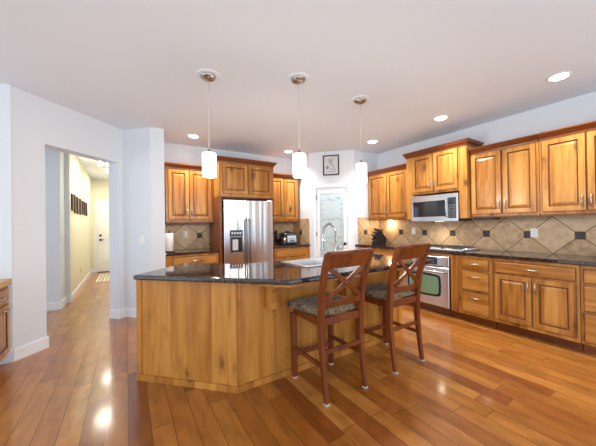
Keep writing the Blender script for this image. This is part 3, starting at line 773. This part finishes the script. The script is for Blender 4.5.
MB().tube([(.05, -.038, .495), (.055, -.085, .50), (.70, -.085, .50), (.705, -.038, .495)], .013, MAT['steel'], 12).build('handle', dd)
t = thing('gas_cooktop', 'stainless gas cooktop with black grates on the right-wall countertop', 'cooktop', (3.83, 2.79, .9145), RW)
cw, cdp = .87, .50
MB().box(0, cw, 0, cdp, 0, .018, steel('cooktop_steel', .80, .38), .008, 2).build('tray', t)
for i, x in enumerate((.15, .425, .69)):
    g_ = MB()
    for y in (.06, .24, .42): g_.box(x-.13, x+.13, y-.006, y+.006, .034, .046, MAT['castiron'])
    for xx in (-.124, -.04, .04, .124): g_.box(x+xx-.006, x+xx+.006, .06, .42, .034, .046, MAT['castiron'])
    for xx in (-.124, .124):
        for y in (.06, .42): g_.box(x+xx-.008, x+xx+.008, y-.008, y+.008, .0185, .034, MAT['castiron'])
    g_.build('grate', t)
    for y in ((.15, .33) if i != 1 else (.24,)):
        MB().lathe([(.045, .0185), (.045, .024), (.03, .026), (.03, .031), (0, .0315)], MAT['castiron'], 20, (x, y)).build('burner', t)
for k in range(5):
    MB().lathe([(.019, .0185), (.017, .036), (0, .037)], MAT['steel'], 16, (.843, .08+k*.075)).build('knob', t)

# ------------------------------------------------------------------ lights on the ceiling
def can(x, y, label, first=[None]):
    g = 'recessed ceiling lights'
    if first[0] is None:
        t = thing('recessed_light', label, 'ceiling light', (x, y, H), 0, g)
        MB().lathe([(.072, -.006), (.092, -.006), (.095, -.0005), (.072, -.0005)], MAT['white'], 32).build('trim_ring', t)
        MB().lathe([(.0, -.008), (.072, -.008), (.072, -.0008), (.0, -.0008)], MAT['canlight'], 32).build('lens', t)
        lamp('SPOT', 'recessed_light_beam', (0, 0, -.03), DOWN, (1, .95, .88), .06, (0, 0, 0), 2.2, 1, t)
        first[0] = t
    else: dup(first[0], (x, y, H), 0, label, g)
can(3.629, .879, 'recessed ceiling light at the upper right, nearest the camera')
can(3.644, 2.083, 'recessed ceiling light in front of the microwave cabinet, middle of the right row')
can(3.638, 3.295, 'recessed ceiling light right of the third pendant, farthest in the right row')
can(.912, 4.514, 'recessed ceiling light near the white column, left of the first pendant')
can(2.68, 4.557, 'recessed ceiling light behind the middle pendant near the pantry wall')
PEND = [(.670, 2.618, 1.771, 'white cylinder pendant light hanging at the left, over the island corner'),
        (1.433, 2.227, 1.777, 'white cylinder pendant light hanging in the middle of the three'),
        (2.290, 2.250, 1.790, 'white cylinder pendant light hanging rightmost, nearest the pantry picture')]
p0 = None
for x, y, zb, lab in PEND:
    if p0 is None:
        t = thing('pendant_light', lab, 'pendant light', (x, y, H), 0, 'pendant lights over the island'); p0 = t
        MB().lathe([(.108, -.010), (.112, -.004), (.112, -.0005), (.0, -.0005)], MAT['ceiling'], 36).build('ceiling_plate', t)
        MB().lathe([(.0, -.052), (.012, -.050), (.030, -.042), (.062, -.030), (.070, -.016), (.070, -.0105)], MAT['nickel'], 32).build('canopy', t)
        MB().tube([(0, 0, -.05), (0, 0, -.70)], .0024, simple('clear_cord', (.62, .60, .60), .3), 8).build('cord', t)
        MB().lathe([(.0, -.739), (.020, -.738), (.020, -.722), (.010, -.705), (.004, -.695)], MAT['nickel'], 20).build('socket', t)
        MB().lathe([(.058, -.962), (.063, -.960), (.063, -.745), (.058, -.740), (.0, -.739)], MAT['shade'], 36).build('shade', t)
        lamp('POINT', 'pendant_bulb', (0, 0, -1.0), CAN, (1, .90, .74), .05, (0, 0, 0), parent=t)
    else: dup(p0, (x, y, H), 0, lab, 'pendant lights over the island')
# hall track light
t = thing('ceiling_spotlight', 'white twin-head ceiling spotlight in the hallway beyond the opening', 'ceiling light', (-.36, 6.85, H))
MB().lathe([(.06, -.025), (.065, -.001), (0, -.001)], MAT['white'], 24).build('mount', t)
for dx in (-.075, .065):
    h = MB().tube([(dx*.5, 0, -.02), (dx, 0, -.06), (dx, -.0, -.085)], .009, MAT['nickel'], 8).build('arm', t)
    MB().lathe([(.0, -.165), (.045, -.16), (.05, -.11), (.03, -.085), (0, -.083)], simple('spot_bulb', (1, 1, 1), .4, emit=(1, .94, .8), es=6), 20, (dx, 0)).build('lamp_shade', h)
t2 = thing('ceiling_spotlight', 'small round ceiling light deep in the hallway, right of the wall plaques', 'ceiling light', (-.33, 8.2, H))
MB().lathe([(.0, -.10), (.07, -.08), (.09, -.02), (.09, -.001), (0, -.001)], simple('globe_lamp', (1, 1, 1), .4, emit=(1, .94, .8), es=4), 24).build('lens', t2)
lamp('AREA', 'hall_lamp', (-.33, 7.0, 2.66), 21, (1, .91, .74), .5)
lamp('AREA', 'hall_lamp', (-.33, 8.8, 2.66), 15, (1, .91, .74), .5)

# ------------------------------------------------------------------ hall things
zs = [(6.33, 6.58, 1.63, 1.93), (6.62, 6.84, 1.59, 1.945), (6.96, 7.22, 1.59, 1.935), (7.36, 7.63, 1.59, 1.93), (7.78, 7.98, 1.61, 1.92), (8.12, 8.33, 1.60, 1.92), (8.46, 8.66, 1.60, 1.925)]
HP = HALLPL = None
pm = simple('dark_plaque_wood', (.045, .02, .014), .5)
names_ = ['nearest the kitchen', 'second from the kitchen', 'third from the kitchen', 'middle of the row of seven', 'third from the front door', 'second from the front door', 'nearest the front door']
for (y0, y1, z0, z1), nm in zip(zs, names_):
    tag(MB().box(-.838, -.820, y0, y1-.05, z0, z1, pm, .003).box(-.820, -.816, y0+.03, y1-.08, z0+.04, z1-.04, simple('plaque_face', (.09, .05, .035), .5)).build('wall_plaque'), 'tall dark wooden plaque on the cream hallway wall, ' + nm, 'wall plaque', 'plaques on the hallway wall')
def rugm():
    m, nt, b = new_mat('striped_rug'); tc = N(nt, 'ShaderNodeTexCoord'); sp = N(nt, 'ShaderNodeSeparateXYZ'); nt.links.new(tc.outputs['Object'], sp.inputs[0])
    f = math_(nt, 'FRACT', math_(nt, 'MULTIPLY', sp.outputs[0], 7.0))
    nt.links.new(ramp(nt, f, [(0, (.62, .58, .46)), (.4, (.30, .24, .17)), (.55, (.75, .72, .62)), (.8, (.45, .38, .28))], 'CONSTANT'), b.inputs['Base Color']); b.inputs['Roughness'].default_value = .9
    return m
tag(MB().box(-.64, .16, 8.05, 9.45, .001, .009, rugm()).build('hall_rug'), 'pale striped rug on the floor before the front door at the hallway end', 'rug')

# ------------------------------------------------------------------ small things
def outlet(loc, rotz, label, kind='outlet', black=False):
    pl = MAT['whiteplastic'] if not black else MAT['black']
    t = thing('wall_outlet', label, 'outlet', loc, rotz)
    MB().box(-.037, .037, -.007, -.0005, -.058, .058, pl, .002).build('cover_plate', t)
    s_ = MB()
    for z in (-.026, .026):
        s_.box(-.017, .017, -.010, -.0072, z-.015, z+.015, pl, .002)
        for x in (-.006, .006): s_.box(x-.001, x+.001, -.0105, -.0100, z-.006, z+.006, MAT['black'])
    s_.build('sockets', t)
    return t
outlet((XW-.0105, 1.325, 1.165), RW, 'white wall outlet on the tiles below the wall cabinets near the right edge')
outlet((XW-.0105, 3.045, 1.165), RW, 'white wall outlet on the tiles left of the cooktop, beside the knife block')
o = outlet((.875, YB-.0105, 1.17), 0, 'white wall outlet with a plug-in freshener above the left short countertop')
MB().box(-.026, .026, -.045, -.011, -.055, .03, MAT['whiteplastic'], .01, 3).build('plug_in', o)
outlet((2.56, YB-.0105, 1.17), 0, 'white wall outlet right beside the refrigerator, behind the countertop cooker')
outlet((-.838, 7.48, .40), PI/2, 'white wall outlet low on the hallway wall below the plaques')

def switch(loc, rotz, label):
    t = thing('light_switch', label, 'light switch', loc, rotz)
    MB().box(-.037, .037, -.007, -.0005, -.058, .058, MAT['whiteplastic'], .002).build('cover_plate', t)
    MB().box(-.016, .016, -.011, -.0072, -.033, .033, MAT['whiteplastic'], .002).build('rocker', t)
switch((.190, 4.516, 1.13), -PI/4, 'white light switch on the angled wall just left of the white column')
switch((-.905, 5.93, 1.13), PI/2, 'white light switch on the narrow bright wall edge inside the opening')
# framed picture over the pantry door
t = thing('framed_picture', 'small black-framed black and white print above the pantry door', 'picture', (3.302, 4.268, 2.27), DG)
pw, ph = .312, .395
fm = simple('black_frame', (.018, .010, .010), .3)
MB().box(0, pw, -.022, -.001, 0, .022, fm, .003).box(0, pw, -.022, -.001, ph-.022, ph, fm, .003).box(0, .022, -.022, -.001, .022, ph-.022, fm, .003).box(pw-.022, pw, -.022, -.001, .022, ph-.022, fm, .003).build('frame', t)
MB().box(.022, pw-.022, -.010, -.001, .022, ph-.022, simple('print_paper', (.66, .68, .70), .6)).build('print', t)
ink = simple('print_ink', (.03, .03, .04), .6); greyi = simple('print_grey_ink', (.25, .27, .30), .6)
ik = MB(); rr = random.Random(9)
def loop(cx, cz, rx, rz, m, th=.004): ik.tube([(cx+rx*math.cos(2*PI*k/14), -.0115, cz+rz*math.sin(2*PI*k/14)) for k in range(15)], th, m, 5)
loop(.085, .155, .022, .030, ink); loop(.085, .155, .010, .014, ink, .005); loop(.165, .215, .022, .020, ink); loop(.12, .275, .014, .03, greyi); loop(.18, .285, .016, .024, greyi)
ik.tube([(.14, -.0115, .24), (.15, -.0115, .30), (.13, -.0115, .33)], .004, ink, 5); ik.tube([(.20, -.0115, .13), (.205, -.0115, .18)], .004, ink, 5)
for k in range(26): ik.box(*(lambda x, z: (x, x+rr.uniform(.006, .022), -.0122, -.0105, z, z+.005))(rr.uniform(.035, .25), rr.uniform(.05, .34)), greyi)
for k in range(3): loop(.15+k*.04, .12-.008*(k % 2), .007, .009, ink, .003)
ik.build('ink_drawing', t); ik = MB()
for k in range(8): ik.box(.07+k*.022, .083+k*.022, -.0122, -.0105, .06, .075, greyi)
ik.build('caption_marks', t)

# paper towel holder
t = thing('paper_towel_holder', 'white paper towel roll standing on a dark holder beside the column', 'paper towels', (.565, 4.66, .9145))
MB().lathe([(.075, .0005), (.078, .008), (.02, .014), (0, .0145)], MAT['black'], 28).build('base', t)
MB().lathe([(.008, .014), (.008, .30), (.014, .305), (.012, .325), (0, .33)], MAT['black'], 14).build('rod', t)
MB().lathe([(.020, .016), (.058, .016), (.060, .018), (.060, .292), (.058, .294), (.020, .294)], MAT['paper'], 36).build('paper_roll', t)

# countertop cooker right of the refrigerator
t = thing('countertop_cooker', 'black and stainless countertop multi cooker on the counter by the refrigerator', 'cooker', (2.735, 4.74, .9145), -.12)
def rrect(w_, d_, r_, z, cx=0, cy=0):
    P = []
    for sx, sy, a0 in ((1, 1, 0), (-1, 1, PI/2), (-1, -1, PI), (1, -1, 1.5*PI)):
        for k in range(5): a_ = a0+PI/2*k/4; P.append((cx+sx*(w_/2-r_)+r_*math.cos(a_), cy+sy*(d_/2-r_)+r_*math.sin(a_), z))
    return P
MB().rings([rrect(.30, .30, .06, .004), rrect(.33, .33, .08, .02), rrect(.34, .34, .09, .13), rrect(.33, .33, .09, .16)], MAT['steel']).build('body', t, smooth=False)
MB().rings([rrect(.33, .33, .09, .161), rrect(.34, .34, .09, .18), rrect(.31, .31, .09, .225), rrect(.20, .20, .08, .245)], MAT['black']).build('lid', t)
MB().box(-.055, .055, -.02, .02, .246, .272, MAT['black'], .008, 2).build('lid_handle', t)
MB().prismx([(-.176, .035), (-.205, .05), (-.178, .205), (-.14, .215), (-.140, .035)], -.10, .125, MAT['black']).build('front_console', t, bevel=.01)
cs = MB(); bl = simple('pale_blue_label', (.50, .58, .72), .3)
cs.prismx([(-.2075, .060), (-.2085, .06), (-.1875, .185), (-.1865, .185)], -.08, .105, bl)
cs.build('control_face', t)
cs = MB()
for k in range(4): cs.box(-.05+k*.033, -.03+k*.033, -.205, -.198, .115, .13, MAT['lcd'])
cs.box(-.04, .07, -.213, -.205, .072, .095, MAT['lcd'])
cs.build('display', t)
MB().rings([rrect(.10, .12, .04, .06, -.215), rrect(.14, .14, .05, .13, -.215), rrect(.14, .14, .05, .19, -.20), rrect(.08, .10, .04, .205, -.20)], MAT['black']).build('side_basket', t)

# knife block
t = thing('knife_block', 'black knife block full of knives in the corner of the right-wall counter', 'knife block', (4.10, 3.60, .9145), RW-.25)
kb = MB(); kb.prismx([(-.10, .0005), (.10, .0005), (.13, .10), (.02, .235), (-.10, .10)], -.085, .085, MAT['black']); kb.build('block', t, bevel=.005)
MB().box(-.070, -.045, -.1025, -.1005, .055, .08, MAT['whiteplastic']).build('emblem', t)
nv = Vector((0, -.75, .66)).normalized(); 
hm = simple('knife_handle', (.13, .12, .115), .3, .6)
for i in range(5):
    for j in range(3):
        b0 = Vector((-.065+i*.0325, -.065+j*.045, .140+j*.040)); ln = .075+.022*j+rr.uniform(-.01, .01)
        k_ = MB().bar([tuple(b0), tuple(b0+nv*ln*.5), tuple(b0+nv*ln)], [.016, .020, .018], [.012, .016, .014], hm)
        k_.bar([tuple(b0+nv*ln), tuple(b0+nv*(ln+.008))], .019, .015, MAT['nickel'])
        k_.build('knife_handle', t)

# added puck under the corner wall cabinet, standing in for a plug-in night light
t = thing('night_light_stand_in', 'night light stand-in added under the wall cabinet above the knife block', 'under-cabinet light', (4.345, 3.53, 1.371))
MB().lathe([(.0, -.014), (.030, -.012), (.034, -.001), (0, -.001)], simple('warm_lens', (1, 1, 1), .4, emit=(1, .72, .36), es=12), 20).build('lens', t)
lamp('POINT', 'night_light_glow', (0, 0, -.09), 3.4, (1, .70, .36), .02, parent=t)
# dark vent strip under the wall cabinet right of the microwave
tag(MB().box(4.10, 4.30, 1.66, 1.90, 1.345, 1.370, MAT['black'], .004).build('under_cabinet_fixture'), 'flat black fixture under the wall cabinet just right of the microwave', 'under-cabinet light')
